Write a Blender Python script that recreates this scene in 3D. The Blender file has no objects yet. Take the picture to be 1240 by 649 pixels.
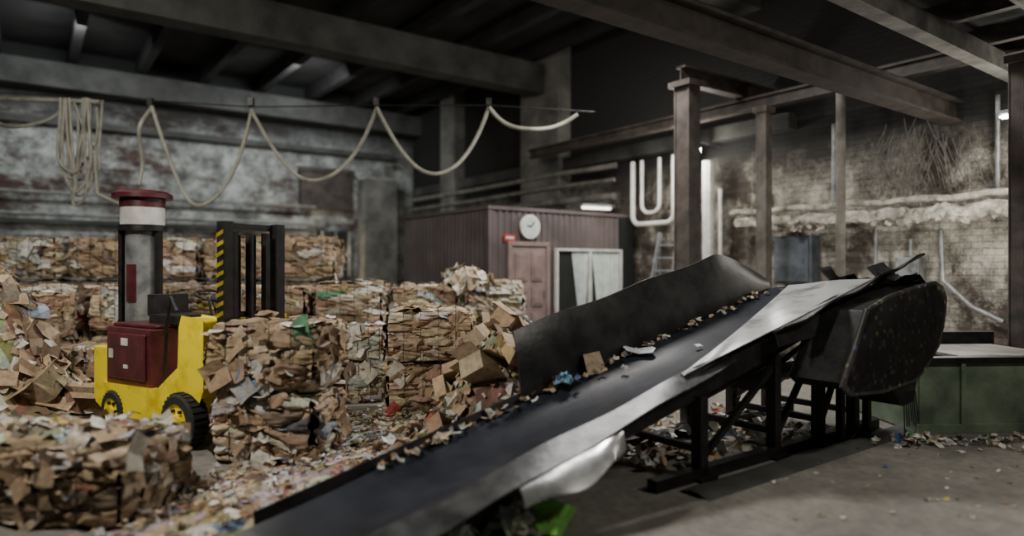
import bpy, math, random
from mathutils import Vector, Matrix, noise
random.seed(7)
UX,UY=.807,.5905
def W(u,v,z=0.0): return Vector((u*UX-v*UY, u*UY+v*UX, z))
UA=math.atan2(UY,UX)
# ---------------------------------------------------------------- materials
def mat(name):
    m=bpy.data.materials.new(name); m.use_nodes=True
    n=m.node_tree.nodes; l=m.node_tree.links
    return m,n,l,n['Principled BSDF']
def ramp(n,l,src,stops):
    r=n.new('ShaderNodeValToRGB'); l.new(src,r.inputs[0])
    e=r.color_ramp.elements
    while len(e)<len(stops): e.new(.5)
    for i,(p,c) in enumerate(stops):
        e[i].position=p; e[i].color=(*c,1) if len(c)==3 else c
    return r
def noi(n,l,scale,detail=6,rough=.6,vec=None):
    t=n.new('ShaderNodeTexNoise'); t.inputs['Scale'].default_value=scale
    t.inputs['Detail'].default_value=detail; t.inputs['Roughness'].default_value=rough
    if vec is None:
        tc=n.new('ShaderNodeTexCoord'); vec=tc.outputs['Object']
    l.new(vec,t.inputs['Vector']); return t
def mix(n,l,f,a,b,typ='MIX'):
    x=n.new('ShaderNodeMix'); x.data_type='RGBA'; x.blend_type=typ
    for i,s in ((0,f),(6,a),(7,b)):
        if hasattr(s,'is_output'): l.new(s,x.inputs[i])
        elif i==0: x.inputs[0].default_value=s
        else: x.inputs[i].default_value=(*s,1)
    return x.outputs[2]
def bump(n,l,b,src,strength=.4,dist=.02):
    bp=n.new('ShaderNodeBump'); bp.inputs['Strength'].default_value=strength
    bp.inputs['Distance'].default_value=dist
    l.new(src,bp.inputs['Height']); l.new(bp.outputs[0],b.inputs['Normal'])
def simple(name,c1,c2,scale=6,rough=.6,metal=0,bs=.3,lo=.35,hi=.65,spec=.5,bscale=None):
    m,n,l,b=mat(name)
    t=noi(n,l,scale); r=ramp(n,l,t.outputs['Fac'],[(lo,c1),(hi,c2)])
    l.new(r.outputs[0],b.inputs['Base Color'])
    b.inputs['Roughness'].default_value=rough; b.inputs['Metallic'].default_value=metal
    b.inputs['Specular IOR Level'].default_value=spec
    t2=noi(n,l,bscale or scale*5); bump(n,l,b,t2.outputs['Fac'],bs,.01)
    return m
def attrmat(name,rough=.8,var=.5,scale=14):
    m,n,l,b=mat(name)
    a=n.new('ShaderNodeAttribute'); a.attribute_name='Col'
    t=noi(n,l,scale,8,.7)
    r=ramp(n,l,t.outputs['Fac'],[(.3,(1-var,)*3),(.6,(1.05,)*3)])
    l.new(mix(n,l,1.0,a.outputs['Color'],r.outputs[0],'MULTIPLY'),b.inputs['Base Color'])
    b.inputs['Roughness'].default_value=rough
    b.inputs['Specular IOR Level'].default_value=.25
    t2=noi(n,l,scale*3); bump(n,l,b,t2.outputs['Fac'],.5,.012)
    return m
def emis(name,col,s):
    m,n,l,b=mat(name); b.inputs['Emission Color'].default_value=(*col,1)
    b.inputs['Emission Strength'].default_value=s; b.inputs['Base Color'].default_value=(*col,1); return m
M_card=attrmat('waste_paper',.8,.45)
M_black=simple('black_steel',(.008,.008,.009),(.03,.028,.028),8,.45,.3)
M_rust=simple('brown_column_paint',(.026,.021,.019),(.075,.06,.052),4,.6)
M_post=simple('weathered_post',(.06,.052,.045),(.16,.145,.125),3,.8)
M_galv=simple('worn_sheet_steel',(.26,.27,.28),(.85,.86,.87),2.6,.3,.75,.2,.32,.5)
M_dsteel=simple('dark_sheet_steel',(.018,.018,.02),(.06,.058,.057),3.5,.33,.4,.2)
M_sstrip=simple('scuffed_strip',(.022,.023,.026),(.10,.10,.102),5,.4,.5,.3)
M_belt=simple('rubber_belt',(.009,.011,.017),(.026,.030,.042),2.2,.34,0,.25,spec=.5)
M_white=simple('white_paint',(.5,.5,.48),(.75,.75,.72),5,.5)
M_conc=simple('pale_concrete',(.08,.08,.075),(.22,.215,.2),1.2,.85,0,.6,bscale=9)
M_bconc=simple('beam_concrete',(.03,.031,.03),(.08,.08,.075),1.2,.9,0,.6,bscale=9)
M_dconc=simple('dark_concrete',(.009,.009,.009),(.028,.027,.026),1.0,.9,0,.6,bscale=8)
M_pipe=simple('grey_pipe',(.12,.12,.11),(.30,.29,.27),3,.5,.2)
M_ins=simple('pipe_insulation',(.18,.17,.14),(.58,.55,.49),7,.95,0,1.0,bscale=26)
M_fib=simple('fibres',(.10,.095,.085),(.2,.19,.17),9,.95)
M_rope=simple('plastic_hose',(.17,.17,.145),(.30,.29,.245),5,.5)
M_yel=simple('yellow_paint',(.66,.48,.0),(.95,.76,.01),4,.4,0,.1,.3,.5)
M_dyel=simple('dirty_yellow',(.2,.15,.01),(.42,.32,.02),9,.5)
M_maroon=simple('maroon_paint',(.05,.008,.012),(.11,.02,.028),5,.4)
M_tyre=simple('tyre',(.01,.01,.01),(.03,.028,.026),12,.8)
M_grey=simple('grey_metal',(.13,.14,.15),(.32,.33,.34),5,.5,.3)
M_green=simple('green_paint',(.08,.11,.078),(.2,.26,.18),2.2,.55,0,.3)
M_siding=simple('brown_siding',(.078,.062,.064),(.13,.105,.108),1.5,.45,.05,.08)
M_door=simple('door_brown',(.18,.13,.125),(.27,.2,.19),3,.45)
M_dark=simple('dark_interior',(.006,.008,.008),(.012,.014,.014),3,.6)
M_curt=simple('curtain',(.45,.52,.5),(.62,.68,.66),6,.8)
M_red=simple('red_paint',(.3,.02,.015),(.5,.04,.03),6,.4)
M_blue=simple('bluegrey_paint',(.06,.07,.085),(.12,.14,.165),4,.5)
def brickmat(name,paintc,brickA,brickB,thr,seed,z0,z1,stretch):
    m,n,l,b=mat(name)
    tc=n.new('ShaderNodeTexCoord'); sx=n.new('ShaderNodeSeparateXYZ'); l.new(tc.outputs['Object'],sx.inputs[0])
    cb=n.new('ShaderNodeCombineXYZ'); l.new(sx.outputs[0],cb.inputs[0]); l.new(sx.outputs[2],cb.inputs[1])
    bt=n.new('ShaderNodeTexBrick'); l.new(cb.outputs[0],bt.inputs['Vector'])
    bt.inputs['Scale'].default_value=1; bt.inputs['Brick Width'].default_value=.3; bt.inputs['Row Height'].default_value=.105
    bt.inputs['Mortar Size'].default_value=.010; bt.inputs['Mortar Smooth'].default_value=.6
    bt.inputs['Color1'].default_value=(*brickA,1); bt.inputs['Color2'].default_value=(*brickB,1)
    bt.inputs['Mortar'].default_value=(.07,.065,.06,1)
    mp=n.new('ShaderNodeMapping'); mp.inputs['Location'].default_value=(seed,seed*.7,0); l.new(tc.outputs['Object'],mp.inputs[0])
    mp2=n.new('ShaderNodeMapping'); mp2.inputs['Scale'].default_value=stretch; l.new(mp.outputs[0],mp2.inputs[0])
    t=noi(n,l,.55,9,.75,mp2.outputs[0]); r=ramp(n,l,t.outputs['Fac'],[(thr-.03,(0,0,0)),(thr+.06,(1,1,1))])
    t3=noi(n,l,1.6,9,.8,mp.outputs[0]); pc=ramp(n,l,t3.outputs['Fac'],[(.36,tuple(x*.16 for x in paintc)),(.5,tuple(x*.55 for x in paintc)),(.62,paintc)])
    mort=ramp(n,l,bt.outputs['Fac'],[(0,(1,1,1)),(1,(.8,.8,.8))])
    bright=mix(n,l,.8,pc.outputs[0],mort.outputs[0],'MULTIPLY')
    col=mix(n,l,r.outputs[0],bt.outputs['Color'],bright)
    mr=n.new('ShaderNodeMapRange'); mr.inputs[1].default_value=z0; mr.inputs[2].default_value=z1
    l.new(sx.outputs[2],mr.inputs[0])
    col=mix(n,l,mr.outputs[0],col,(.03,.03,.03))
    l.new(col,b.inputs['Base Color']); b.inputs['Roughness'].default_value=.9
    b.inputs['Specular IOR Level'].default_value=.2
    ad=n.new('ShaderNodeMath'); ad.operation='MULTIPLY_ADD'; l.new(bt.outputs['Fac'],ad.inputs[0]); ad.inputs[1].default_value=-.25
    l.new(t3.outputs['Fac'],ad.inputs[2]); bump(n,l,b,ad.outputs[0],.9,.05)
    return m
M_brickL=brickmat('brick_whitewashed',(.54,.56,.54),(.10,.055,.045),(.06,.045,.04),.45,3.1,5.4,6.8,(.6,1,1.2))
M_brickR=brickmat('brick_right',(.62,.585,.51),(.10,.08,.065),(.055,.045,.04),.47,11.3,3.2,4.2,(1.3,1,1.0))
def floormat():
    m,n,l,b=mat('floor_concrete')
    t=noi(n,l,.6,8,.65); r=ramp(n,l,t.outputs['Fac'],[(.3,(.13,.12,.105)),(.7,(.27,.255,.225))])
    t2=noi(n,l,7,8,.8); r2=ramp(n,l,t2.outputs['Fac'],[(.35,(.6,.6,.6)),(.6,(1.05,1.05,1.05))])
    l.new(mix(n,l,1.0,r.outputs[0],r2.outputs[0],'MULTIPLY'),b.inputs['Base Color'])
    rr=ramp(n,l,t.outputs['Fac'],[(.3,(.6,)*3),(.7,(.9,)*3)]); l.new(rr.outputs[0],b.inputs['Roughness'])
    t3=noi(n,l,30,8,.8); bump(n,l,b,t3.outputs['Fac'],.5,.01); return m
M_floor=floormat()
# ---------------------------------------------------------------- mesh builder
class MB:
    def __init__(s): s.v=[];s.f=[];s.c=[];s.m=[]
    def add(s,vs,fs,col=(.5,.5,.5),mi=0):
        o=len(s.v); s.v+= [tuple(p) for p in vs]
        for i,f in enumerate(fs):
            s.f.append([o+k for k in f]); s.c.append(col[i] if isinstance(col,list) else col); s.m.append(mi)
    def box(s,c,size,yaw=0,col=(.5,.5,.5),mi=0,M=None):
        M=M or Matrix.Rotation(yaw,3,'Z'); c=Vector(c); h=[x/2 for x in size]
        vs=[c+M@Vector((sx*h[0],sy*h[1],sz*h[2])) for sz in(-1,1) for sy in(-1,1) for sx in(-1,1)]
        s.add(vs,[(0,2,3,1),(4,5,7,6),(0,1,5,4),(2,6,7,3),(0,4,6,2),(1,3,7,5)],col,mi)
    def beam(s,a,b,w,h,col=(.5,.5,.5),mi=0):
        a=Vector(a);b=Vector(b);d=(b-a); L=d.length; d.normalize()
        up=Vector((0,0,1)) if abs(d.z)<.95 else Vector((UX,UY,0))
        y=up.cross(d).normalized(); z=d.cross(y)
        M=Matrix((d,y,z)).transposed(); s.box((a+b)/2,(L,w,h),0,col,mi,M)
    def ibeam(s,a,b,w,h,col=(.5,.5,.5),mi=0):
        a=Vector(a);b=Vector(b);t=Vector((0,0,h/2-.02))
        s.beam(a,b,.03,h-.02,col,mi); s.beam(a+t,b+t,w,.04,col,mi); s.beam(a-t,b-t,w,.04,col,mi)
    def cyl(s,a,b,r0,r1=None,n=16,col=(.5,.5,.5),mi=0,cap=True):
        r1=r0 if r1 is None else r1; a=Vector(a);b=Vector(b);d=(b-a).normalized()
        x=d.orthogonal().normalized(); y=d.cross(x); vs=[]
        for p,r in((a,r0),(b,r1)):
            for i in range(n):
                t=2*math.pi*i/n; vs.append(p+x*math.cos(t)*r+y*math.sin(t)*r)
        fs=[(i,(i+1)%n,n+(i+1)%n,n+i) for i in range(n)]
        if cap: fs+= [tuple(range(n-1,-1,-1)),tuple(range(n,2*n))]
        s.add(vs,fs,col,mi)
    def tube(s,pts,r,n=8,col=(.5,.5,.5),mi=0,jit=0):
        pts=[Vector(p) for p in pts]; vs=[]; ref=None
        for i,p in enumerate(pts):
            d=(pts[min(i+1,len(pts)-1)]-pts[max(i-1,0)]).normalized()
            if ref is None: ref=d.orthogonal().normalized()
            ref=(ref-d*ref.dot(d)).normalized(); y=d.cross(ref)
            for k in range(n):
                t=2*math.pi*k/n; rr=r*(1+random.uniform(-jit,jit)); vs.append(p+ref*math.cos(t)*rr+y*math.sin(t)*rr)
        fs=[(i*n+k,i*n+(k+1)%n,(i+1)*n+(k+1)%n,(i+1)*n+k) for i in range(len(pts)-1) for k in range(n)]
        fs+=[tuple(range(n-1,-1,-1)),tuple((len(pts)-1)*n+k for k in range(n))]
        s.add(vs,fs,col,mi)
    def prism(s,poly,ext,col=(.5,.5,.5),mi=0):
        poly=[Vector(p) for p in poly]; e=Vector(ext); n=len(poly)
        s.add(poly+[p+e for p in poly],[tuple(range(n)),tuple(range(2*n-1,n-1,-1))]+[(i,(i+1)%n,n+(i+1)%n,n+i) for i in range(n)],col,mi)
    def surf(s,fn,nu,nv,off=None,col=(.5,.5,.5),mi=0):
        g=[Vector(fn(i/nu,j/nv)) for i in range(nu+1) for j in range(nv+1)]
        q=lambda i,j:i*(nv+1)+j
        fs=[(q(i,j),q(i+1,j),q(i+1,j+1),q(i,j+1)) for i in range(nu) for j in range(nv)]
        if off is None: s.add(g,fs,col,mi); return
        off=Vector(off); N=len(g); vs=g+[p+off for p in g]
        fs2=[tuple(N+k for k in reversed(f)) for f in fs]
        rim=[]
        for i in range(nu): rim+=[(q(i+1,0),q(i,0),N+q(i,0),N+q(i+1,0)),(q(i,nv),q(i+1,nv),N+q(i+1,nv),N+q(i,nv))]
        for j in range(nv): rim+=[(q(0,j),q(0,j+1),N+q(0,j+1),N+q(0,j)),(q(nu,j+1),q(nu,j),N+q(nu,j),N+q(nu,j+1))]
        s.add(vs,fs+fs2+rim,col,mi)
    def sheet(s,p,nrm,w,h,col,curl=.15,mi=0):
        nrm=Vector(nrm).normalized(); x=nrm.orthogonal().normalized(); x=Matrix.Rotation(random.uniform(0,6.28),3,nrm)@x; y=nrm.cross(x)
        k=random.uniform(-curl,curl); k2=random.uniform(-curl,curl); vs=[]
        for i in(-1,0,1):
            for j in(-1,0,1):
                dd=k*w*(i*i)+k2*h*(j*j)+random.uniform(-.1,.1)*curl*w*2
                vs.append(Vector(p)+x*(i*w/2+random.uniform(-.1,.1)*w)+y*(j*h/2+random.uniform(-.1,.1)*h)+nrm*dd)
        s.add(vs,[(0,3,4,1),(1,4,5,2),(3,6,7,4),(4,7,8,5)],col,mi)
    def carton(s,c,size,M,col):
        c=Vector(c); x,y,z=[k/2 for k in size]; T=lambda a,b_,d: c+M@Vector((a,b_,d))
        j=lambda:random.uniform(-.12,.12)*min(size)
        b=[T(-x,-y,-z),T(x,-y,-z),T(x,y,-z),T(-x,y,-z)]; t=[T(-x+j(),-y+j(),z),T(x+j(),-y+j(),z),T(x+j(),y+j(),z),T(-x+j(),y+j(),z)]
        s.add(b,[(3,2,1,0)],col)
        for i in range(4):
            k=(i+1)%4; s.add([b[i],b[k],t[k],t[i]],[(0,1,2,3)],tuple(v*random.uniform(.85,1.05) for v in col))
            o=((t[i]+t[k])/2-c); o=(o-M@Vector((0,0,z))).normalized(); up=M@Vector((0,0,1)); d=(o*random.uniform(.3,1)+up*random.uniform(-.5,.5)).normalized()*min(x,y)*.9
            s.add([t[i],t[k],t[k]+d*.95,t[i]+d*1.05],[(0,1,2,3)],tuple(min(1,v*1.08) for v in col))
    def done(s,name,mats,smooth=False,bevel=0,parent=None):
        me=bpy.data.meshes.new(name); me.from_pydata(s.v,[],s.f)
        ca=me.color_attributes.new('Col','FLOAT_COLOR','CORNER')
        fl_=[]
        for k,f in enumerate(s.f): fl_+=[*s.c[k],1.0]*len(f)
        ca.data.foreach_set('color',fl_)
        for m in mats: me.materials.append(m)
        me.polygons.foreach_set('material_index',s.m)
        if smooth: me.polygons.foreach_set('use_smooth',[True]*len(s.f))
        me.update()
        ob=bpy.data.objects.new(name,me); bpy.context.scene.collection.objects.link(ob)
        if bevel:
            b=ob.modifiers.new('bevel','BEVEL'); b.width=bevel; b.segments=2; b.limit_method='ANGLE'
        if smooth and hasattr(me,'set_sharp_from_angle'): me.set_sharp_from_angle(angle=math.radians(38))
        if parent: ob.parent=parent
        return ob
def empty(name):
    e=bpy.data.objects.new(name,None); bpy.context.scene.collection.objects.link(e); return e
# ---------------------------------------------------------------- room
U0,U1,V0,V1,H=-9.0,11.9,-7.0,22.7,8.0
def slab(name,u0,u1,v0,v1,z0,z1,m):
    b=MB(); b.box((0,0,(z1-z0)/2),(u1-u0,v1-v0,z1-z0))
    ob=b.done(name,[m]); ob.location=W((u0+u1)/2,(v0+v1)/2,z0); ob.rotation_euler=(0,0,UA); return ob
slab('floor',U0,U1,V0,V1,-.2,0,M_floor)
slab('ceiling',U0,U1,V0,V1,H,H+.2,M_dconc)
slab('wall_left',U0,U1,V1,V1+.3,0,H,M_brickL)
def vslab(name,u,v0,v1,m):
    b=MB(); b.box((0,0,H/2),(v1-v0,.3,H)); ob=b.done(name,[m]); ob.location=W(u,(v0+v1)/2,0); ob.rotation_euler=(0,0,UA+math.pi/2)
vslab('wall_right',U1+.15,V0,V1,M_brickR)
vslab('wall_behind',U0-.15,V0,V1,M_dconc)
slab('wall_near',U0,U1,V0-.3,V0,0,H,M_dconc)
b=MB()
b.beam(W(U0,14.4,7.0),W(U1,14.4,7.0),.55,.8)
b.beam(W(U0,22.3,7.1),W(U1,22.3,7.1),.7,.7)
b.beam(W(U0,8.0,7.3),W(U1,8.0,7.3),.5,.6)
b.done('trim_ceiling_beams',[M_bconc],bevel=.02)
b=MB()
u=-7.5
while u<U1: b.beam(W(u,V0,7.75),W(u,V1,7.75),.22,.45); u+=1.7
b.done('trim_ceiling_joists',[M_dconc])
b=MB()
for v,w,zt in((14.4,1.7,H),(19.4,.9,H)): b.box(W(U1-.22,v,zt/2),(.44,w,zt),UA)
b.box(W(10.3,V1-.3,2.5),(1.3,.6,5.0),UA)
b.done('trim_wall_pilasters',[M_conc],bevel=.02)
b=MB()
b.box(W(U0+10,V1-.12,5.9),(20,.25,.18),UA); b.box(W(2,V1-.1,3.1),(12,.2,.12),UA)
b.box(W(U1-.15,14.5,4.6),(.3,15,.3),UA)
b.done('trim_wall_ledges',[M_bconc])
b=MB(); b.box(W(8.4,V1-.12,4.5),(1.8,.3,1.3),UA); b.box(W(8.4,V1-.28,5.2),(2.0,.1,.15),UA); b.done('window_1',[M_rust])
b=MB()
b.box(W(8.7,V1-.15,2.3),(1.1,.3,1.6),UA,mi=0)
for du in(-.5,0,.5): b.box(W(8.7+du,V1-.33,2.3),(.07,.07,1.6),UA,mi=1)
b.box(W(8.7,V1-.33,2.3),(1.0,.07,.07),UA,mi=1)
b.done('window_2',[M_dark,M_grey])
b=MB()
b.box(W(7.5,.3,5.05),(8.6,7.0,.16),UA,mi=0)
u=4.0
while u<11.7: b.beam(W(u,-3,4.86),W(u,3.7,4.86),.12,.22,mi=1); u+=1.25
b.ibeam(W(-2,4.3,4.25),W(11.85,4.3,4.25),.26,.36,mi=1)
b.beam(W(3,3.4,4.62),W(11.8,3.4,4.62),.2,.24,mi=2)
b.ibeam(W(4,1.2,4.5),W(11.8,1.2,4.5),.2,.28,mi=1)
b.tube([W(4,2.4,4.6),W(11.7,2.4,4.6)],.08,mi=2); b.tube([W(4,2.0,4.62),W(11.7,2.0,4.62)],.05,mi=2)
b.done('mezzanine_deck',[M_dconc,M_rust,M_pipe])
b=MB()
b.ibeam(W(10.85,1,4.84),W(10.85,14,4.84),.18,.24)
b.ibeam(W(9.1,7.5,5.15),W(11.8,7.5,5.15),.2,.3)
b.done('gantry_beams',[M_rust])
def col(x,y,w,zt,m,name='steel_column',rnd=False):
    b=MB(); c=Vector((x,y,0))
    if rnd: b.cyl(c,c+Vector((0,0,zt)),w/2,n=14)
    else:
        b.box(c+Vector((0,0,zt/2)),(w*.7,w*.7,zt),UA)
        for s in(-1,1): b.box(c+Matrix.Rotation(UA,3,'Z')@Vector((0,s*w*.38,zt/2)),(w*.8,w*.09,zt),UA)
    b.box(c+Vector((0,0,.03)),(w*1.5,w*1.5,.06),UA); b.box(c+Vector((0,0,zt-.05)),(w*1.2,w*1.2,.1),UA)
    b.done(name,[m],bevel=.004)
col(3.02,11.4,.38,5.0,M_rust); col(4.575,12,.24,4.72,M_post); col(5.174,10.4,.14,4.72,M_post,rnd=True); col(6.437,8.4,.2,4.5,M_rust)
# ---------------------------------------------------------------- wall pipes
b=MB()
for z,r,o in((4.3,.07,.45),(3.95,.05,.5),(3.55,.09,.5),(3.3,.04,.5)):
    b.tube([W(U1-o,v,z+.02*math.sin(v)) for v in(22,18,14,12,11.4)],r)
for z in(3.3,3.9): b.tube([W(u,V1-.3,z) for u in(-8,-2,4,8)],.05)
b.done('wall_pipes',[M_pipe],True)
b=MB()
def arc(c,r,a0,a1,n=8): return [W(c[0],c[1]+r*math.cos(a0+(a1-a0)*i/n),c[2]+r*math.sin(a0+(a1-a0)*i/n)) for i in range(n+1)]
uu=11.3
def utube(v0,v1,zt,zb,r):
    R=.2; b.tube([W(uu,v0,zt)]+arc((uu,v0-R,zb+R),R,0,-math.pi/2,6)+arc((uu,v1+R,zb+R),R,-math.pi/2,-math.pi,6)+[W(uu,v1,zt)],r)
utube(10.7,9.5,4.25,2.8,.055); utube(10.42,9.9,4.25,3.05,.04)
b.tube([W(uu,9.0,.0),W(uu,9.0,4.5)],.10); b.tube([W(uu,8.6,.0),W(uu,8.6,4.0)],.12); b.tube([W(uu,8.3,.0),W(uu,8.3,3.4)],.04)
b.done('heating_pipes',[M_white],True)
b=MB()
b.tube([W(11.5,8.2-i*.22,2.9+.02*math.sin(i*1.3)) for i in range(50)],.055,10,jit=.12)
b.tube([W(11.45,8.0-i*.1,2.66+.03*math.sin(i*.9)+random.uniform(-.015,.015)) for i in range(95)],.11,12,jit=.3)
for i in range(120):
    v=random.uniform(-1,7.5); b.sheet(W(11.35,v,2.6+random.uniform(-.1,.12)),(random.gauss(-1,.3),random.gauss(-.6,.4),random.gauss(0,.3)),random.uniform(.06,.2),.1,(.5,.5,.5),.4)
b.done('insulated_pipe',[M_ins],True)
b=MB()
for k in range(90):
    v=4.9+random.gauss(0,.4); z=3.9+random.gauss(0,.2); s_=random.uniform(-.12,.12)
    b.tube([W(11.8,v,z),W(11.72,v+s_,z-.25),W(11.74,v+s_*2.2,z-.5),W(11.76,v+s_*3,z-.8)],.005,4)
b.done('hanging_fibres',[M_fib])
b=MB()
b.tube([W(11.7,4.45,2.4),W(11.7,4.42,1.6),W(11.65,4.0,1.2),W(11.65,3.6,1.0)],.035)
b.tube([W(11.6,3.35,2.5),W(11.55,3.35,2.0),W(11.5,3.3,1.5),W(11.55,3.3,.4)],.04)
b.tube([W(11.6,2.6,2.5),W(11.55,2.6,.3)],.05); b.tube([W(11.6,5.4,2.5),W(11.6,5.4,.4)],.03)
b.tube([W(11.75,6.2,2.9),W(11.75,6.2,4.4)],.04); b.tube([W(11.75,3.7,2.9),W(11.75,3.7,4.4)],.03)
b.done('wall_conduits',[M_grey],True)
def elbox(v,z,w,h,name='electrical_box',m=M_grey):
    b=MB(); b.box(W(11.72,v,z),(.3,w,h),UA); b.box(W(11.55,v,z),(.04,w*.88,h*.9),UA); b.box(W(11.52,v-w*.3,z),(.03,.04,.1),UA)
    b.cyl(W(11.72,v,z+h/2),W(11.72,v,z+h/2+.3),.025); b.done(name,[m],bevel=.008)
elbox(6.9,1.95,.75,.9,'electrical_cabinet',M_blue)
elbox(4.9,1.75,.35,.45); elbox(3.0,1.6,.4,.3)
# ---------------------------------------------------------------- booth
B=empty('site_office_booth')
bu0,bu1,bv0,bv1,bz0,bz1=7.48,11.55,11.0,14.75,.28,2.98
def corr(p0,p1,z0,z1,nrm):
    b=MB(); p0=Vector(p0);p1=Vector(p1);L=(p1-p0).length; d=(p1-p0)/L; nrm=Vector(nrm)
    per=.16; prof=[]; x=0
    while x<L:
        for o,h in((0,0),(.05,0),(.07,.03),(.13,.03),(.15,0)):
            if x+o<=L: prof.append((x+o,h))
        x+=per
    prof.append((L,0))
    vs=[]
    for (x,h) in prof:
        q=p0+d*x+nrm*h; vs+=[(q.x,q.y,z0),(q.x,q.y,z1)]
    b.add(vs,[(2*i,2*i+2,2*i+3,2*i+1) for i in range(len(prof)-1)])
    return b
b=corr(W(bu0,bv0),W(bu1,bv0),bz0,bz1,-W(0,1)); b.done('siding_front',[M_siding],parent=B)
b=corr(W(bu0,bv1),W(bu0,bv0),bz0,bz1,-W(1,0)); b.done('siding_side',[M_siding],parent=B)
b=MB()
b.box(W((bu0+bu1)/2,(bv0+bv1)/2+.03,(bz0+bz1)/2),(bu1-bu0-.04,bv1-bv0-.06,bz1-bz0-.02),UA,mi=0)
b.box(W((bu0+bu1)/2,(bv0+bv1)/2,bz1+.04),(bu1-bu0+.14,bv1-bv0+.14,.07),UA,mi=0)
b.box(W((bu0+bu1)/2,(bv0+bv1)/2,bz0/2),(bu1-bu0-.1,bv1-bv0-.1,bz0),UA,mi=1)
b.box(W(bu0,bv0,(bz0+bz1)/2),(.1,.1,bz1-bz0),UA,mi=0)
b.box(W(bu1-.22,bv0-.05,(bz0+bz1)/2),(.44,.08,bz1-bz0),UA,mi=1)
b.done('shell',[M_siding,M_dark],parent=B)
b=MB(); cu=8.42; vf=bv0-.06
b.box(W(cu,vf,1.27),(1.0,.06,1.98),UA,mi=0)
for s in(-1,1): b.box(W(cu+s*.5,vf-.03,1.29),(.09,.08,2.06),UA,mi=0)
b.box(W(cu,vf-.03,2.3),(1.09,.08,.09),UA,mi=0)
for z,h in((.62,.5),(1.2,.4),(1.83,.6)):
    for s in(-1,1):
        b.box(W(cu+s*.21,vf-.045,z),(.3,.03,h),UA,mi=0); b.box(W(cu+s*.21,vf-.06,z),(.2,.03,h-.1),UA,mi=0)
b.box(W(cu+.4,vf-.07,1.25),(.03,.05,.16),UA,mi=1)
b.box(W(cu,vf-.2,.2),(1.2,.4,.12),UA,mi=2)
b.done('door_1',[M_door,M_grey,M_dark],bevel=.008,parent=B)
b=MB(); wu0,wu1,wz0,wz1=9.15,11.08,.78,2.2
b.box(W((wu0+wu1)/2,vf+.0,(wz0+wz1)/2),(wu1-wu0,.02,wz1-wz0),UA,mi=1)
for z in(wz0,wz1): b.box(W((wu0+wu1)/2,vf-.05,z),(wu1-wu0+.06,.09,.05),UA,mi=0)
for u,ww in((wu0,.05),(wu0+(wu1-wu0)*.5,.07),(wu1,.05)): b.box(W(u,vf-.05,(wz0+wz1)/2),(ww,.09,wz1-wz0),UA,mi=0)
b.box(W((wu0+wu1)/2,vf-.08,wz0-.07),(wu1-wu0+.15,.18,.03),UA,mi=0)
def curt(a,c,a2,c2):
    b.surf(lambda s,t:W((a+(c-a)*s)*(t)+(a2+(c2-a2)*s)*(1-t), vf-.035+.018*math.sin(s*38)+.006*math.sin(s*90), wz0+.03+(wz1-wz0-.06)*t),60,6,mi=2)
curt(9.6,10.08,9.8,10.0); curt(10.2,11.04,10.38,11.04)
b.done('window_3',[M_white,M_dark,M_curt],parent=B)
b=MB(); q=W(8.43,vf-.02,2.66)
b.cyl(q,q-W(0,.06),.25,mi=0,n=32); b.cyl(q-W(0,.055),q-W(0,.07),.2,mi=1,n=32)
b.beam(q-W(0,.08),q-W(0,.08)+W(.08,0,.1),.02,.02,mi=2); b.beam(q-W(0,.08),q-W(.1,.08)+Vector((0,0,.02)),.02,.02,mi=2)
b.done('wall_clock',[M_white,M_curt,M_black],parent=B)
b=MB(); b.box(W(7.95,bv0-.05,2.42),(.28,.02,.14),UA,mi=0); b.box(W(7.95,bv0-.065,2.42),(.2,.012,.05),UA,mi=1); b.done('notice_sign',[M_red,M_white],parent=B)
b=MB(); a0=Vector((2.62,12.5,0)); a1=Vector((3.12,13.1,2.5)); side=Vector((.44,-.03,0))
for s in(-.5,.5): b.beam(a0+side*s,a1+side*s*.8,.05,.08)
for i in range(1,10):
    p=a0+(a1-a0)*i/10; b.beam(p-side*.47,p+side*.47,.07,.035)
b2=Vector((3.3,13.7,0))
for s in(-.5,.5): b.beam(b2+side*s,a1+side*s*.8,.04,.04)
b.done('stepladder',[M_grey])
# ---------------------------------------------------------------- lamps
def tubelamp(p,d,L,name='fluorescent_lamp',s=30,r=.03):
    b=MB(); p=Vector(p); d=Vector(d).normalized()
    b.beam(p-d*L/2+Vector((0,0,.06)),p+d*L/2+Vector((0,0,.06)),.14,.05,mi=1)
    b.cyl(p-d*L/2,p+d*L/2,r,mi=0,n=10)
    for k in(-1,1): b.box(p+d*L/2*k+Vector((0,0,.02)),(.05,.05,.1),UA,mi=1)
    b.done(name,[emis('lamp_'+name+str(s),(1,.97,.88),s),M_grey])
tubelamp(W(10.7,11.3,3.2),W(1,-.2),.8,s=4)
tubelamp(W(11.2,2.9,3.95),W(0,1),1.2,s=18)
b=MB(); lp=W(11.1,8.75,4.25); b.cyl(lp,lp+Vector((0,0,.2)),.12,.05,mi=1); b.cyl(lp-Vector((0,0,.12)),lp,.07,.1,mi=0); b.beam(lp+Vector((0,0,.15)),lp+W(.8,0,.15),.03,.03,mi=1)
b.done('wall_lamp',[emis('bulb',(1,.96,.88),60),M_grey])
b=MB(); lq=W(8.5,V1-.6,2.55); b.cyl(lq,lq+Vector((0,0,.2)),.2,.06,mi=1); b.cyl(lq-Vector((0,0,.16)),lq,.1,.15,mi=0); b.beam(lq+Vector((0,0,.15)),lq+W(0,.5,.15),.03,.03,mi=1)
b.done('wall_lamp',[emis('bulb2',(1,.85,.55),45),M_grey])
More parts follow.
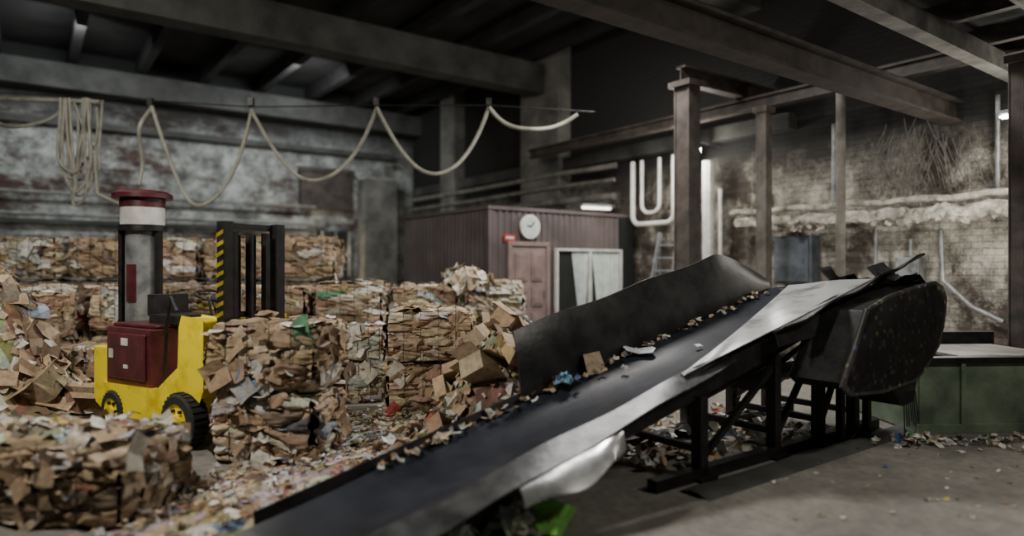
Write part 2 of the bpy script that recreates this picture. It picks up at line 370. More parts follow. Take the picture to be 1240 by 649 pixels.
def light(kind,loc,power,size=1,target=None,col=(1,.945,.84),name='lamp'):
    L=bpy.data.lights.new(name,kind); L.energy=power; L.color=col
    if kind=='AREA': L.shape='DISK'; L.size=size
    else: L.shadow_soft_size=size
    o=bpy.data.objects.new(name,L); o.location=loc; bpy.context.scene.collection.objects.link(o)
    if target is not None: o.rotation_euler=(Vector(target)-Vector(loc)).to_track_quat('-Z','Y').to_euler()
light('AREA',(-4.6,3.2,5.4),330,.8,(-2.6,7.0,.6),name='added_overhead_light')  # key light added out of view, high left, for the front bales
light('AREA',(1.6,9.8,6.3),420,1.0,(1.3,8.0,0),name='added_overhead_light',col=(1,.97,.92))  # unseen light added above the frame to brighten the conveyor area
light('AREA',(-6.8,8.6,6.8),210,1.2,(-6.2,10.5,0),name='added_overhead_light')  # unseen light added over the left bale rows
light('AREA',(4.3,3.6,4.1),85,.8,(4.3,5.5,0),name='added_fill_light')  # fill added to brighten the right-hand floor, no fixture there
light('AREA',W(1,18.3,7.2),170,1.2,W(-.5,22.6,3.6),name='added_overhead_light',col=(.95,1,1))  # added behind the ceiling beam to brighten the left wall
light('AREA',W(6.5,18.3,7.2),210,1.2,W(6.5,22.6,3.4),name='added_overhead_light',col=(.95,1,1))  # second added light for the left wall, without a fixture
light('AREA',W(8.3,8.2,5.6),110,.8,W(9.0,11.5,1.5),name='added_fill_light')  # fill added near the booth to lift its siding
light('POINT',lp-Vector((.3,.3,.25)),100,.12,name='wall_lamp_light')
light('POINT',lq-Vector((0,.6,.25)),50,.12,col=(1,.85,.6),name='wall_lamp_light')
light('POINT',W(10.8,2.9,3.6),75,.2,name='tube_and_fill_light')
light('POINT',W(10.3,3.8,2.2),70,.3,name='tube_and_fill_light')  # fill added to brighten the lower right wall, not a tube lamp
light('POINT',W(10.4,10.0,3.5),25,.1,name='tube_and_fill_light')
w=bpy.data.worlds.new('World'); bpy.context.scene.world=w; w.use_nodes=True
w.node_tree.nodes['Background'].inputs[0].default_value=(.6,.7,.8,1); w.node_tree.nodes['Background'].inputs[1].default_value=.05
# ---------------------------------------------------------------- conveyor
C=empty('inclined_belt_conveyor')
SL=.245
def K(s,w,dz=0): return W(1.13+s,4.59-w,.05+SL*s+dz)
S1=6.2
b=MB()
b.surf(lambda s,t:K(-.2+(S1+.2)*s,.9*t,-.05*math.sin(math.pi*t)+.004*math.sin(40*s)),60,12)
b.surf(lambda s,t:K(.4+(S1-.4)*s,.9*t,-.22),10,3)
b.surf(lambda s,t:K(S1,.9*t,0)+W(.11*math.sin(s*math.pi),0,0)+Vector((0,0,-.11+.11*math.cos(s*math.pi))),10,3)
b.done('belt',[M_belt],True,parent=C)
b=MB()
for w0 in(-.05,.95): b.beam(K(.2,w0,-.12),K(S1,w0,-.12),.05,.2,mi=0)
i=.6
while i<S1: b.cyl(K(i,0,-.1),K(i,.9,-.1),.035,n=10,mi=1); i+=.5
b.cyl(K(S1,0,-.11),K(S1,.9,-.11),.1,mi=1)
def onfloor(s,w): p=K(s,w); return Vector((p.x,p.y,0))
for s in(3.5,4.6,5.4,6.1):
    for w0 in(-.05,.98):
        b.beam(onfloor(s,w0),K(s,w0,-.2),.1,.1,mi=0)
        p=onfloor(s,w0); b.box(p+Vector((0,0,.015)),(.22,.22,.03),UA,mi=0)
    b.beam(onfloor(s,-.05)+Vector((0,0,.25)),onfloor(s,.98)+Vector((0,0,.25)),.06,.06,mi=0)
    b.beam(onfloor(s,-.05)+Vector((0,0,.3)),K(s,.98,-.25),.05,.05,mi=0)
for s,s2 in((3.5,4.6),(4.6,5.4),(5.4,6.1)):
    for w0 in(-.05,.98): b.beam(onfloor(s,w0)+Vector((0,0,.15)),K(s2,w0,-.3),.05,.05,mi=0)
for w0 in(-.05,.98): b.beam(onfloor(2.9,w0)+Vector((0,0,.05)),onfloor(6.6,w0)+Vector((0,0,.05)),.1,.1,mi=0)
g=K(5.0,.5,-.55); b.cyl(g,g+W(.55,0,0),.15,mi=1); b.box(g+W(-.12,0,0),(.3,.3,.32),UA,mi=1)
b.done('support_frame',[M_black,M_dsteel],parent=C)
b=MB()
def lg(s,t):
    ss=2.35+(6.15-2.35)*s; h=.64
    if ss>5.2: h=.64-(.46)*((ss-5.2)/.95)**1.3
    return K(ss,-.03-.12*t*t, h*t-.02+.012*math.sin(ss*5)*t)
b.surf(lg,40,8,W(0,.012),mi=0)
b.surf(lambda s,t:K(.1+2.3*s,-.03-.03*t,.1*t-.03),12,2,W(0,.012),mi=0)
for s in(2.8,3.7,4.6,5.5): b.beam(K(s,-.1,-.1),K(s,-.24,.5),.05,.05,mi=0)
b.done('guard_plate',[M_dsteel],True,parent=C)
b=MB()
b.surf(lambda s,t:K(.0+3.95*s,.88+(.33-.18*s)*t,.015-.05*t+.012*math.sin(s*17+t*2)),40,4,(0,0,-.012))
b.done('side_plate',[M_sstrip],True,parent=C)
b=MB()
def rg(s,t):
    ss=3.35+(6.25-3.35)*s; k=min(1,s*1.6); k=k*k*(3-2*k)
    wi=.88-.74*s**1.15; wo=.95+.17*k
    return K(ss,wi+(wo-wi)*t, .015+(.02+.07*k)*t**1.2+.02*math.sin(ss*6+t*3)*math.sin(math.pi*t))
b.surf(rg,50,14,(0,0,-.008))
b.surf(lambda s,t:K(1.45+.95*s,1.15+(.2*math.sin(math.pi*min(1,s*.85+.1)))*t, -.04-.02*t-.08*t*t+.02*math.sin(s*11)*t),30,8,(0,0,-.008))
b.done('flared_guard',[M_galv],True,parent=C)
b=MB()
def rd(s,t):
    ss=4.4+2.25*s; k=min(1,s*1.5)
    return K(ss,1.1+(.1+.28*k)*t,.085+(.03+.17*k)*t**1.2+.02*math.sin(ss*9)*t)
b.surf(rd,24,6,(0,0,-.02))
b.surf(lambda s,t:K(4.4+2.2*s,1.12+.1*s+.03*t,.07-(.12+.3*s)*t),16,3,W(0,-.012))
for i in range(20):
    p=K(random.uniform(6.2,6.65),random.uniform(.5,1.4),random.uniform(-.04,.09)); b.sheet(p,(random.gauss(0,.35),random.gauss(0,.35),1),.3,.2,(.1,.1,.1),.2)
b.done('head_hood',[M_black],True,parent=C)
b=MB()
wv=1.62
def Q(px):
    v=4.59-wv; r=(px-620)/800; u=v*(UY+r*UX)/(UX-r*UY); return u,v
pts=[(1050,1.42),(1076,1.53),(1105,1.6),(1133,1.66),(1142,1.6),(1147,1.48),(1144,1.2),(1138,.98),(1122,.76),(1108,.66),(1070,.62),(1030,.66),(1020,.75),(1033,1.02)]
poly=[]
for px,z in pts:
    u,v=Q(px); poly.append(W(u,v,z))
b.prism(poly,W(0,.03),mi=0)
cen=sum(poly,Vector())/len(poly)
b.prism([p+(cen-p)*.06 for p in poly],W(0,.55),mi=1)
b.prism([cen+W(-.3,.02,-.45),cen+W(.28,.02,-.48),cen+W(.2,.02,-.68),cen+W(-.05,.02,-.7)],W(0,.4),mi=1)
for k in range(7): b.tube([cen+W(-.1+.04*k,-.02,-.55),cen+W(-.1+.05*k,-.03,-.85-random.uniform(0,.15))],.008,4,mi=1)
for du,dv in((-.3,.5),(.25,.5)):
    p=cen+W(du,dv); b.beam((p.x,p.y,0),(p.x,p.y,.8),.07,.07,mi=1)
def stain():
    m,n,l,bb=mat('stained_plate')
    t=noi(n,l,3,8,.7); r=ramp(n,l,t.outputs['Fac'],[(.35,(.018,.018,.02)),(.7,(.07,.065,.062))])
    tc=n.new('ShaderNodeTexCoord'); v=n.new('ShaderNodeTexVoronoi'); v.inputs['Scale'].default_value=11; l.new(tc.outputs['Object'],v.inputs['Vector'])
    r2=ramp(n,l,v.outputs['Distance'],[(.2,(1,1,1)),(.34,(0,0,0))])
    c=mix(n,l,.4,v.outputs['Color'],(.3,.22,.2))
    k=n.new('ShaderNodeMath'); k.operation='MULTIPLY'; l.new(r2.outputs[0],k.inputs[0]); k.inputs[1].default_value=.35
    l.new(mix(n,l,k.outputs[0],r.outputs[0],c),bb.inputs['Base Color']); bb.inputs['Roughness'].default_value=.5; return m
b.done('discharge_chute',[stain(),M_black],bevel=.01,parent=C)
# ---------------------------------------------------------------- green container
b=MB()
p0=Vector((4.42,7.2,0)); ex=Vector((1,.06,0)).normalized(); ey=Vector((-ex.y,ex.x,0)); D=1.35; yw=math.atan2(ex.y,ex.x); L=1.95
c=p0+ex*L/2
b.box(c+Vector((0,0,.4))+ey*.03,(L,.06,.78),yw,mi=0)
b.box(c+Vector((0,0,.79))+ey*.03,(L+.06,.14,.07),yw,mi=1)
b.box(c+Vector((0,0,.05))+ey*.02,(L+.04,.12,.1),yw,mi=0)
b.box(p0+ey*D/2+Vector((0,0,.4)),(.06,D,.78),yw,mi=0); b.box(p0+ey*D/2+Vector((0,0,.79)),(.12,D,.07),yw,mi=1)
b.box(c+ey*D+Vector((0,0,.4)),(L,.06,.78),yw,mi=0); b.box(c+ey*D+Vector((0,0,.86)),(L,.1,.22),yw,mi=1)
b.box(c+ex*.25+ey*.7+Vector((0,0,.80)),(L-.7,1.1,.04),yw,mi=2)
b.box(c+ey*.7+Vector((0,0,.1)),(L-.1,1.3,.05),yw,mi=1)
for k in(.5,1.3): b.box(p0+ex*k-ey*.02+Vector((0,0,.42)),(.05,.04,.68),yw,mi=0)
b.done('waste_skip',[M_green,M_black,M_pipe],bevel=.006)
# ---------------------------------------------------------------- bales
BR=[(.41,.295,.185),(.36,.255,.165),(.48,.36,.24),(.30,.215,.14),(.52,.40,.285),(.39,.28,.185),(.25,.185,.13),(.56,.455,.34)]
WH=[(.68,.66,.6),(.72,.70,.66),(.50,.48,.44),(.60,.56,.47),(.40,.40,.40)]
OD=[(.08,.16,.38),(.38,.08,.07),(.5,.44,.1),(.1,.25,.14),(.1,.1,.11),(.07,.07,.08),(.3,.36,.42),(.2,.3,.45)]
def pick(mixed=.03,white=.1):
    r=random.random()
    if r<mixed: return random.choice(OD)
    if r<mixed+white: return random.choice(WH)
    c=random.choice(BR); k=random.uniform(.88,1.08); return tuple(x*k for x in c)
def bale(x,y,z0,sx,sy,sz,yaw,white=.12,n=30,name='cardboard_bale',tone=1.0,N=18,straps=True,odd=.02):
    b=MB(); M=Matrix.Rotation(yaw,3,'Z'); c=Vector((x,y,z0+sz/2)); sd=random.uniform(0,90)
    h=Vector((sx/2,sy/2,sz/2)); cols={}
    dens=random.uniform(.9,1.15)
    def cell(p,nr):
        w=noise.noise(Vector((p.x*2.2+sd,p.y*2.2,p.z*2)))*.12
        w2=noise.noise(Vector((p.x*3+sd,p.y*3,p.z*9)))*.12
        q=Vector(((p.x+w2)*2.3*dens+sd,(p.y+w2)*2.3*dens+sd,(p.z+w)*7.5*dens)) if abs(nr.z)<.5 else Vector(((p.x+w)*2.6,(p.y+w2)*3,sd))
        d,pt=noise.voronoi(q)
        return tuple(round(t,3) for t in pt[0]),d[1]-d[0]
    def disp(p,nr):
        key,e=cell(p,nr)
        if key not in cols:
            cols[key]=(tuple(v*tone*random.uniform(.85,1) for v in pick(odd,white)),random.uniform(-.026,.024))
        cl,off=cols[key]
        lay=off*min(1,e*5)-.05*max(0,1-e*7)+noise.noise(Vector((p.x*6,p.y*6+sd,p.z*30)))*.014+noise.noise(Vector((p.x*11,p.y*11+sd,p.z*14)))*.018
        big=noise.noise(Vector((p.x*2+sd,p.y*2,p.z*1.6)))*.05
        bulge=.035*(1-(abs(p.z)/h.z)**2)
        rx,ry,rz=abs(p.x)/h.x,abs(p.y)/h.y,abs(p.z)/h.z
        q=Vector((p.x*(1-.05*(ry**8)-.05*rz**8),p.y*(1-.05*(rx**8)-.05*rz**8),p.z*(1-.04*(rx**8+ry**8))))
        return q+nr*(lay+big+(bulge if abs(nr.z)<.5 else 0)),cl
    for ax in range(3):
        for sg in(-1,1):
            nr=Vector((0,0,0)); nr[ax]=sg; a1,a2=(ax+1)%3,(ax+2)%3
            if ax==2 and sg==-1: continue
            if ax==1 and sg==1: continue
            vs=[];cl=[];cc=[]
            for i in range(N+1):
                for j in range(N+1):
                    p=Vector((0,0,0)); p[ax]=sg*h[ax]; p[a1]=(2*i/N-1)*h[a1]; p[a2]=(2*j/N-1)*h[a2]
                    q,cq=disp(p,nr); vs.append(c+M@q); cc.append(cq)
            fs=[]
            for i in range(N):
                for j in range(N):
                    q=i*(N+1)+j; f=(q,q+N+1,q+N+2,q+1); fs.append(f if sg>0 else f[::-1]); cl.append(cc[q])
            b.add(vs,fs,cl)
    bk=[Vector((sx_*h.x*.97,h.y*.97,sz_*h.z*.97)) for sx_,sz_ in((-1,-1),(1,-1),(1,1),(-1,1))]
    b.add([c+M@p for p in bk],[(0,1,2,3)],tuple(v*tone for v in BR[0]))
    for k in range(int(n*1.5)):
        ax=random.choice((0,1,1,0,2)); sg=random.choice((-1,1)) if ax==0 else (-1 if ax==1 else 1)
        p=Vector([random.uniform(-1,1)*h[i]*.9 for i in range(3)]); p[ax]=sg*(h[ax]+random.uniform(.0,.045))
        sdv=.1; nr=Vector((0,0,0)); nr[ax]=sg; nr+=Vector((random.gauss(0,sdv),random.gauss(0,sdv),random.gauss(0,sdv)+(.08 if ax<2 else 0)))
        w=.05+.22*random.random()**1.6; b.sheet(c+M@p,M@nr,w,w*random.uniform(.35,.9),tuple(v*tone for v in pick(odd*2,white*1.8)),.15)
    for k in range(n//2):
        ax=random.choice((0,1)); sg=-1 if ax==1 else random.choice((-1,1)); p=Vector([random.uniform(-.9,.9)*h[i] for i in range(3)]); p[ax]=sg*(h[ax]+.01)
        b.sheet(c+M@p,M@Vector((random.gauss(0,.2),random.gauss(0,.2),1)),random.uniform(.08,.2),.08,tuple(v*tone for v in pick(odd,white)),.15)
    if straps:
        for k in(-.6,-.2,.2,.6):
            xx=k*h.x; r=1.09
            pts=[(xx,-h.y*r,-h.z*.95),(xx,-h.y*r-.01,0),(xx,-h.y*r,h.z*r),(xx,h.y,h.z*r),(xx,h.y,-h.z*.95)]
            b.tube([c+M@Vector(q) for q in pts],.004,4,(.05,.05,.05))
    return b.done(name,[M_card])
rd_=math.radians
bale(-2.2,6.34,0,1.0,.74,.65,rd_(-10),.2,60,N=46,odd=.05); bale(-2.22,6.36,.66,1.04,.8,.61,rd_(-8),.12,60,N=46)
bale(-3.36,5.0,0,1.5,.85,.56,rd_(-6),.08,70,tone=.85,N=46)
bale(-1.03,8.4,0,1.06,.86,.64,rd_(8),.1,45,N=36); bale(-1.03,8.4,.66,1.04,.86,.62,rd_(5),.08,45,N=36)
bale(-2.05,9.2,0,.76,.76,.54,rd_(12),.6,30,N=24); bale(-2.05,9.2,.56,.72,.76,.42,rd_(9),.7,30,N=24)
for x,y,zh in((-2.6,10.9,.8),(-1.4,11.1,.78),(-3.8,10.7,.77)):
    bale(x,y,0,1.08,.92,zh-.03,rd_(random.uniform(-6,6)),.15,30,N=26); bale(x,y,zh,1.06,.92,zh-.04,rd_(random.uniform(-6,6)),.15,30,N=26)
bale(-.3,12.3,0,1.0,.9,.78,.1,.3,20); bale(-.3,12.3,.8,1.0,.9,.76,.0,.4,20)
x=-10.0; i=0
while x<-3.6:
    for k in range(3): bale(x,12.4+random.uniform(-.05,.05),k*.8,1.12,.95,.76,rd_(random.uniform(-4,4)),(.1,.35,.08,.3,.1,.08)[i%6],24,tone=.95,N=20)
    x+=1.24;i+=1
for x,y in((-8.75,10.95),(-7.45,10.9),(-6.15,10.9),(-4.95,11.0)):
    for k in range(2): bale(x,y,k*.78,1.1,.92,.74,rd_(random.uniform(-5,5)),.2,26,N=22)
bale(-7.15,9.6,0,1.1,.9,.72,.1,.15,30,N=24);bale(-7.15,9.6,.75,1.1,.9,.68,.1,.15,30,N=24); bale(-6.0,9.5,0,1.0,.85,.7,-.2,.15,30,N=24)
# ---------------------------------------------------------------- heaps
def heap(name,gs,x0,x1,y0,y1,step,n,size,white,mixed,cond=None,base=0.0,dense=False):
    b=MB()
    def hz(x,y):
        z=base
        for gx,gy,gh,gr in gs: z+=gh*math.exp(-((x-gx)**2+(y-gy)**2)/(gr*gr))
        return z+ (noise.noise(Vector((x*5,y*5,3)))*.09+noise.noise(Vector((x*13,y*13,1)))*.05)*min(1,z*3)
    nx=int((x1-x0)/step); ny=int((y1-y0)/step); vs=[];fs=[];cl=[]
    for i in range(nx+1):
        for j in range(ny+1):
            x=x0+i*step;y=y0+j*step; z=hz(x,y)-.03
            vs.append((x,y,max(z,-.05)))
    cc={}
    for i in range(nx):
        for j in range(ny):
            q=i*(ny+1)+j
            xx=x0+i*step;yy=y0+j*step
            if cond and not cond(xx+step/2,yy+step/2): continue
            if max(vs[q][2],vs[q+1][2],vs[q+ny+1][2])<.0: continue
            key=tuple(round(t,2) for t in noise.voronoi(Vector((xx*6,yy*6,vs[q][2]*6)))[1][0])
            if key not in cc: cc[key]=tuple(v*random.uniform(.5,.85) for v in pick(mixed,white))
            fs.append((q,q+ny+1,q+ny+2,q+1)); cl.append(cc[key])
    b.add(vs,fs,cl)
    k=0;t=0
    while k<n and t<n*8:
        t+=1; x=random.uniform(x0,x1);y=random.uniform(y0,y1); z=hz(x,y)
        if cond and not cond(x,y): continue
        if z<.02: continue
        if not dense and random.random()>min(1,.25+z*2.5): continue
        w=(.25+.75*random.random()**2.2)*size; e=.05
        nr=Vector((-(hz(x+e,y)-z)/e,-(hz(x,y+e)-z)/e,1.2))+Vector((random.gauss(0,.35),random.gauss(0,.35),0))
        b.sheet((x,y,z+random.uniform(-.01,.04)),nr,w,w*random.uniform(.4,.9),pick(mixed,white),.35); k+=1
    return b.done(name,[M_card])
def offbelt(x,y):
    u=x*UX+y*UY; v=-x*UY+y*UX
    return not (v<4.66 and u>.9)
def flr(x,y):
    if not offbelt(x,y): return False
    if x<-2.7 and 5.3<y<8.4 and x>-4.9: return False
    if -2.8<x<-1.7 and 5.9<y<6.8: return False
    return True
heap('waste_paper_heap',[(-.1,6.7,.92,.42),(.25,7.4,.95,.5),(-.5,7.0,.4,.45),(-.75,6.3,.22,.4),(-1.1,5.9,.14,.4),(-.05,8.5,1.0,.5),(.15,9.4,1.0,.5)],-1.7,1.3,5.2,10.2,.05,1200,.22,.28,.04,offbelt,.0)
heap('paper_heap',[(-6.15,8.0,1.3,.6),(-6.9,8.2,1.3,.75),(-5.1,8.9,.4,.4)],-8.6,-4.5,7.0,9.4,.07,500,.42,.18,.02)
heap('floor_litter',[(-1.4,5.6,.10,.7),(-2.2,4.9,.05,.7),(-1.2,7.0,.1,.9),(-.9,5.5,.1,.4)],-2.9,-.1,4.3,9.5,.07,1400,.11,.45,.03,flr,.012,True)
heap('litter_on_bale',[(-3.3,5.05,.0,.4)],-4.0,-2.7,4.7,5.35,.08,90,.13,.4,.02,None,.60)
b=MB()
for (x,y,z,sz_,rx,ry,rz,ci) in ((.1,6.45,.98,(.3,.24,.2),.5,.3,.4,2),(-.28,6.5,.8,(.34,.3,.2),-.5,.5,1.0,4),(.45,6.55,1.05,(.22,.2,.14),1.0,.2,.2,5),(-.5,6.75,.62,(.32,.26,.22),.7,-.4,.3,0),(.0,7.1,1.2,(.34,.28,.2),.4,.6,.7,2),(-.62,6.1,.28,(.3,.24,.16),.3,.8,.2,1),(-.3,7.5,1.0,(.36,.3,.24),.8,.2,1.2,4),(-6.0,7.6,.7,(.5,.4,.3),.8,.2,.5,5),(-5.6,7.75,.35,(.5,.35,.3),.4,-.6,.2,0),(-6.5,7.6,.9,(.55,.4,.3),1.2,.3,.9,2),(-6.2,7.9,1.2,(.45,.35,.25),.6,.5,.1,4),(-5.2,8.0,.2,(.4,.35,.25),.1,.2,.8,1)):
    M=Matrix.Rotation(rz,3,'Z')@Matrix.Rotation(rx,3,'X')@Matrix.Rotation(ry,3,'Y'); b.carton((x,y,z),sz_,M,BR[ci])
b.done('discarded_cartons',[M_card])
b=MB()
for i in range(60):
    d=Vector((random.gauss(0,1),random.gauss(0,1),abs(random.gauss(0,.8)))).normalized(); r=random.uniform(.6,1)
    b.sheet(Vector((-.75+d.x*.42*r,10.95+d.y*.35*r,1.5+d.z*.3*r)),d,random.uniform(.15,.35),random.uniform(.12,.25),random.choice([(.66,.62,.5),(.6,.57,.47),(.7,.67,.58),BR[4]]),.3)
b.done('kraft_paper_bundle',[M_card])
b=MB()
def clump(p,r,c_,n=22,flat=.6):
    for i in range(n):
        d=Vector((random.gauss(0,1),random.gauss(0,1),abs(random.gauss(0,1))*flat)).normalized()*r*random.uniform(.5,1)
        b.sheet(Vector(p)+d,d,r*.9,r*.8,tuple(v*random.uniform(.75,1.1) for v in c_),.5)
clump(K(2.75,.1,.07),.08,(.26,.4,.62)); clump(K(3.3,.3,.02),.04,(.75,.75,.73),8)
b.sheet(K(3.7,.1,.04),(0,-.25,1),.28,.14,(.7,.74,.8),.1); b.sheet(K(4.1,.5,.0),(0,-.25,1),.06,.06,(.7,.7,.7),.1)
M=Matrix.Rotation(.6,3,'Z')@Matrix.Rotation(1.1,3,'X')
b.add([K(3.15,.05,.08)+M@Vector(q) for q in((-.12,-.1,0),(.12,-.1,0),(.11,.12,0),(-.1,.1,0))],[(0,1,2,3)],BR[4])
for i in range(120):
    s=random.uniform(1.0,5.9); b.sheet(K(s,abs(random.gauss(0,.045))-.01,.03),(random.gauss(0,.4),random.gauss(0,.4),1),random.uniform(.03,.08)*(1.4 if s<3 else 1),.05,pick(.03,.35),.4)
b.done('belt_litter',[M_card])
b=MB()
clump((.02,4.42,.1),.12,(.74,.78,.72),30); clump((-.12,4.5,.12),.09,(.1,.6,.38),14); clump((-.38,4.25,.07),.12,(.66,.66,.58),20)
b.sheet((.28,4.42,.13),(-.1,-.7,.7),.26,.2,(.3,.75,.15),.2); b.sheet((.2,4.46,.13),(.1,-.6,.8),.18,.16,(.3,.72,.17),.2)
for i in range(150):
    x=random.uniform(-.75,.35); b.sheet((x,4.3+.25*(x+.7)+random.uniform(-.15,.15),random.uniform(.01,.09)),(random.gauss(0,.5),random.gauss(0,.5),1),random.uniform(.05,.15),.08,pick(.06,.55),.4)
b.done('foreground_litter',[M_card])
b=MB()
for i in range(110):
    x=4.4+random.gauss(0,.5); y=6.85+random.gauss(0,.2)
    if y>7.08: continue
    b.sheet((x,y,.02),(random.gauss(0,.5),random.gauss(0,.5),1),random.uniform(.03,.12),.06,pick(.06,.6),.4)
for i in range(60): b.sheet((random.uniform(2.0,5),random.uniform(4.7,6.6),.012),(random.gauss(0,.3),random.gauss(0,.3),1),random.uniform(.015,.05),.03,pick(.03,.6),.3)
for i in range(260):
    p=onfloor(random.uniform(3.2,6),random.uniform(-.8,.8)); b.sheet(p+Vector((0,0,random.uniform(.03,.1))),(random.gauss(0,.5),random.gauss(0,.5),1),random.uniform(.05,.2),.1,pick(.06,.6),.4)
b.done('scattered_litter',[M_card])
b=MB()
b.surf(lambda s,t:onfloor(3.1+4.0*s,1.08+.3*t)+Vector((0,0,.08*math.sin(t*math.pi)*(.5+.3*noise.noise(Vector((s*14,t,0)))+.2*math.sin(s*23)))),80,5)
b.done('rubble_ridge',[M_bconc],True)
# ---------------------------------------------------------------- forklift
F=empty('forklift')
ff=Vector((.85,-.527,0)); fl=Vector((.527,.85,0)); fo=Vector((-3.26,6.60,0)); fy=math.atan2(ff.y,ff.x)
def P(x,y,z): return fo+ff*x+fl*y+Vector((0,0,z))
def fbox(b,x0,x1,y0,y1,z0,z1,mi=0): b.box(P((x0+x1)/2,(y0+y1)/2,(z0+z1)/2),(x1-x0,y1-y0,z1-z0),fy,mi=mi)
b=MB()
prof=[(-1.72,.3),(-1.5,.2),(-.42,.2),(-.36,.38),(-.24,.52),(-.06,.58),(.1,.56),(.22,.5),(.27,.6),(.27,1.28),(-.06,1.3),(-.1,1.2),(-.12,.78),(-.3,.66),(-.5,.52),(-1.74,.5)]
b.prism([P(x,.0,z) for x,z in prof],fl*.22)
b.prism([P(x,.78,z) for x,z in prof],fl*.22)
fbox(b,-1.74,-.3,.2,.8,.2,.48); fbox(b,-.0,.27,.2,.8,.55,1.05)
fbox(b,.02,.26,.05,.95,1.2,1.27)
fbox(b,-1.95,-1.6,.08,.92,.28,.9)
b.done('chassis',[M_yel],bevel=.02,parent=F)
b=MB()
fbox(b,-1.62,-.72,.06,.94,.5,1.14); fbox(b,-1.56,-.8,.03,.06,.58,1.08); fbox(b,-1.6,-.75,.12,.88,1.14,1.18)
b.done('engine_cover',[M_maroon],bevel=.02,parent=F)
b=MB()
fbox(b,-1.25,-1.12,.022,.035,.95,1.03); fbox(b,-1.5,-1.42,.022,.035,.8,.9); fbox(b,-1.2,-1.12,.022,.035,.7,.74)
b.done('decals',[M_white],parent=F)
b=MB()
fbox(b,-1.15,-.66,.28,.75,1.18,1.28); fbox(b,-1.22,-1.1,.3,.72,1.26,1.5)
fbox(b,-.68,-.2,.1,.9,.5,.56)
b.cyl(P(-.1,.5,1.05),P(-.3,.5,1.5),.025)
ring=[P(-.3,.5,1.5)+fl*.17*math.cos(t)+(ff*.3+Vector((0,0,.9))).normalized().cross(fl)*.17*math.sin(t) for t in [i*2*math.pi/20 for i in range(21)]]
b.tube(ring,.016,8)
for k in(0,.12,.24): b.tube([P(.08,.25+k,1.2),P(.02,.25+k,1.42),P(-.02,.25+k,1.5)],.014,6)
b.tube([P(-.55,.1,.55),P(-.5,.1,1.2),P(-.45,.12,1.5),P(-.35,.12,1.35)],.02,6)
b.done('seat_and_controls',[M_black],bevel=.015,parent=F)
b=MB()
def wheel(x,y0,r,wd,side):
    c0=P(x,y0,r); c1=P(x,y0+wd,r)
    rings=[(0,.62),(.02,.7),(.0,.9),(.12,1),(.88,1),(1,.9),(.98,.7),(1,.62)]
    n=36; vs=[]
    for a,k in rings:
        for i in range(n):
            t=2*math.pi*i/n; vs.append(c0+(c1-c0)*a+ff*math.cos(t)*r*k+Vector((0,0,math.sin(t)*r*k)))
    fs=[(j*n+i,j*n+(i+1)%n,(j+1)*n+(i+1)%n,(j+1)*n+i) for j in range(len(rings)-1) for i in range(n)]
    b.add(vs,fs,mi=0)
    e=fl*(.02 if side<0 else -.02); s=c0 if side<0 else c1
    b.cyl(s+e*1.2,s+e*2.5,r*.64,mi=1,n=32); b.cyl(s,s+e*2,r*.64,r*.45,mi=1,n=32,cap=False)
    b.cyl(s-e*1.0,s+e*3,r*.26,r*.3,mi=1,n=20)
    for i in range(6):
        t=i*math.pi/3; q=s+ff*math.cos(t)*r*.42+Vector((0,0,math.sin(t)*r*.42)); b.cyl(q-e*.2,q+e*2,.018,n=8,mi=2)
    for i in range(28):
        t=2*math.pi*i/28; q=(c0+c1)/2+ff*math.cos(t)*r+Vector((0,0,math.sin(t)*r))
        M=Matrix.Rotation(fy,3,'Z')@Matrix.Rotation(-t,3,'Y'); b.box(q,(.02,wd*.8,.025),0,mi=0,M=M)
wheel(-.03,-.09,.275,.2,-1); wheel(-.03,.9,.275,.2,1); wheel(-1.38,-.02,.22,.17,-1); wheel(-1.38,.85,.22,.17,1)
b.done('wheels',[M_tyre,M_yel,M_black],True,parent=F)
b=MB()
mx=.33; mt=2.26
for y in(.12,.74):
    fbox(b,mx,mx+.12,y,y+.03,.15,mt); fbox(b,mx,mx+.03,y,y+.1,.15,mt); fbox(b,mx+.09,mx+.12,y,y+.1,.15,mt)
for y in(.24,.62): fbox(b,mx+.02,mx+.1,y,y+.05,.2,mt-.1)
for z in(.3,1.3,mt-.07): fbox(b,mx+.0,mx+.05,.12,.84,z,z+.06)
b.cyl(P(mx+.06,.45,.3),P(mx+.06,.45,mt-.12),.04); b.cyl(P(mx+.02,.36,.3),P(mx+.02,.36,mt-.12),.015); b.cyl(P(mx+.02,.54,.3),P(mx+.02,.54,mt-.12),.015)
fbox(b,mx+.13,mx+.17,.05,.95,.1,.18)
b.done('mast',[M_black],parent=F)
b=MB()
for i in range(9):
    z=1.3+i*.1
    b.prism([P(mx-.012,.12,z),P(mx-.012,.19,z+.04),P(mx-.012,.19,z+.08),P(mx-.012,.12,z+.04)],ff*.008)
    b.prism([P(mx+.0,.112,z),P(mx+.11,.112,z+.04),P(mx+.11,.112,z+.08),P(mx+.0,.112,z+.04)],fl*.008)
b.done('hazard_stripes',[M_dyel],parent=F)
b=MB(); c=Vector((-5.03,9.0,0))
b.cyl(c,c+Vector((0,0,2.3)),.21,mi=0,n=24)
for s in(-1,1): b.box(c+Vector((s*.245,-.05,1.15)),(.05,.12,2.3),0,mi=1)
b.box(c+Vector((-.03,-.22,1.6)),(.12,.02,.5),0,mi=3)
b.cyl(c+Vector((0,0,2.3)),c+Vector((0,0,2.38)),.3,mi=1,n=28)
b.cyl(c+Vector((0,0,2.38)),c+Vector((0,0,2.62)),.27,mi=2,n=28)
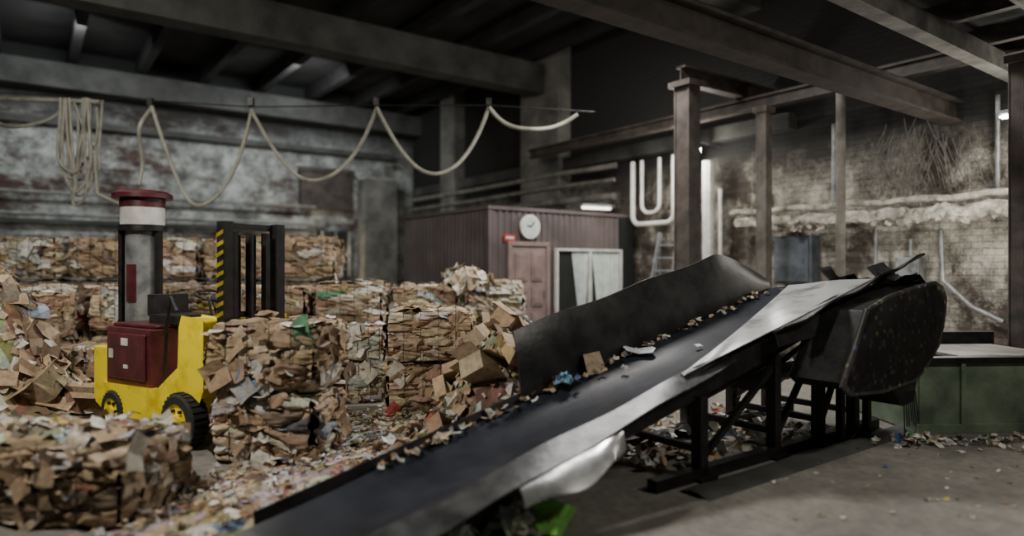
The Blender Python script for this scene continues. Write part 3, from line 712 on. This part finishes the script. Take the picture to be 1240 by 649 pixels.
b.cyl(c+Vector((0,0,2.62)),c+Vector((0,0,2.74)),.28,mi=3,n=28); b.cyl(c+Vector((0,0,2.74)),c+Vector((0,0,2.8)),.37,mi=3,n=28); b.cyl(c+Vector((0,0,2.8)),c+Vector((0,0,2.84)),.37,.3,mi=3,n=28)
b.box(c+Vector((0,0,.03)),(.7,.7,.06),mi=1)
b.done('capped_vent_post',[M_grey,M_black,M_white,M_maroon],True)
# ---------------------------------------------------------------- festooned hose hung across the bay at y=12.5
b=MB()
def XP(a,h,dd=0): return Vector((a*.015625-9.6875,12.5+dd,1.8+(325-h)*.015625))
segs=[((-40,128),(28,155),(80,120)),((168,225),(172,160),(182,124)),((182,124),(243,250),(304,133)),((304,133),(382,220),(456,130)),((456,130),(528,212),(592,130)),((592,130),(640,158),(700,138))]
for p,m,q in segs:
    pts=[]
    for i in range(25):
        t=i/24; cx_=2*m[0]-.5*(p[0]+q[0]); cy_=2*m[1]-.5*(p[1]+q[1])
        x=(1-t)**2*p[0]+2*t*(1-t)*cx_+t*t*q[0]; y=(1-t)**2*p[1]+2*t*(1-t)*cy_+t*t*q[1]
        pts.append(XP(x,y,.1*math.sin(t*9)))
    b.tube(pts,.036)
for k in range(9):
    x0=72+random.uniform(0,16); x1=92+random.uniform(5,32); zb=200+random.uniform(0,50)
    pts=[XP(x0+(x1-x0)*(.5-.5*math.cos(math.pi*t/16))+4*math.sin(t*.7+k), 120+(zb-120)*math.sin(math.pi*t/16)**.6,.1*math.sin(k*2)) for t in range(17)]
    b.tube(pts,.024)
b.tube([XP(90,124),XP(115,190),XP(118,235),XP(150,250)],.028)
b.tube([XP(-60,118),XP(120,124)],.045)
b.done('festooned_hose',[M_rope],True)
b=MB()
b.tube([XP(-60,110),XP(180,122),XP(304,130),XP(456,128),XP(592,128),XP(720,136)],.012,5)
for px in(182,304,456,592): b.box(XP(px,124),(.1,.08,.14))
b.done('support_wire',[M_black])
# ---------------------------------------------------------------- camera
cam=bpy.data.cameras.new('Camera'); cam.sensor_width=36; cam.lens=800/1240*36; cam.clip_end=100
cam.dof.use_dof=True; cam.dof.focus_distance=7.6; cam.dof.aperture_fstop=.32
o=bpy.data.objects.new('Camera',cam); o.location=(0,0,1.8); o.rotation_euler=(math.pi/2,0,0)
bpy.context.scene.collection.objects.link(o); bpy.context.scene.camera=o
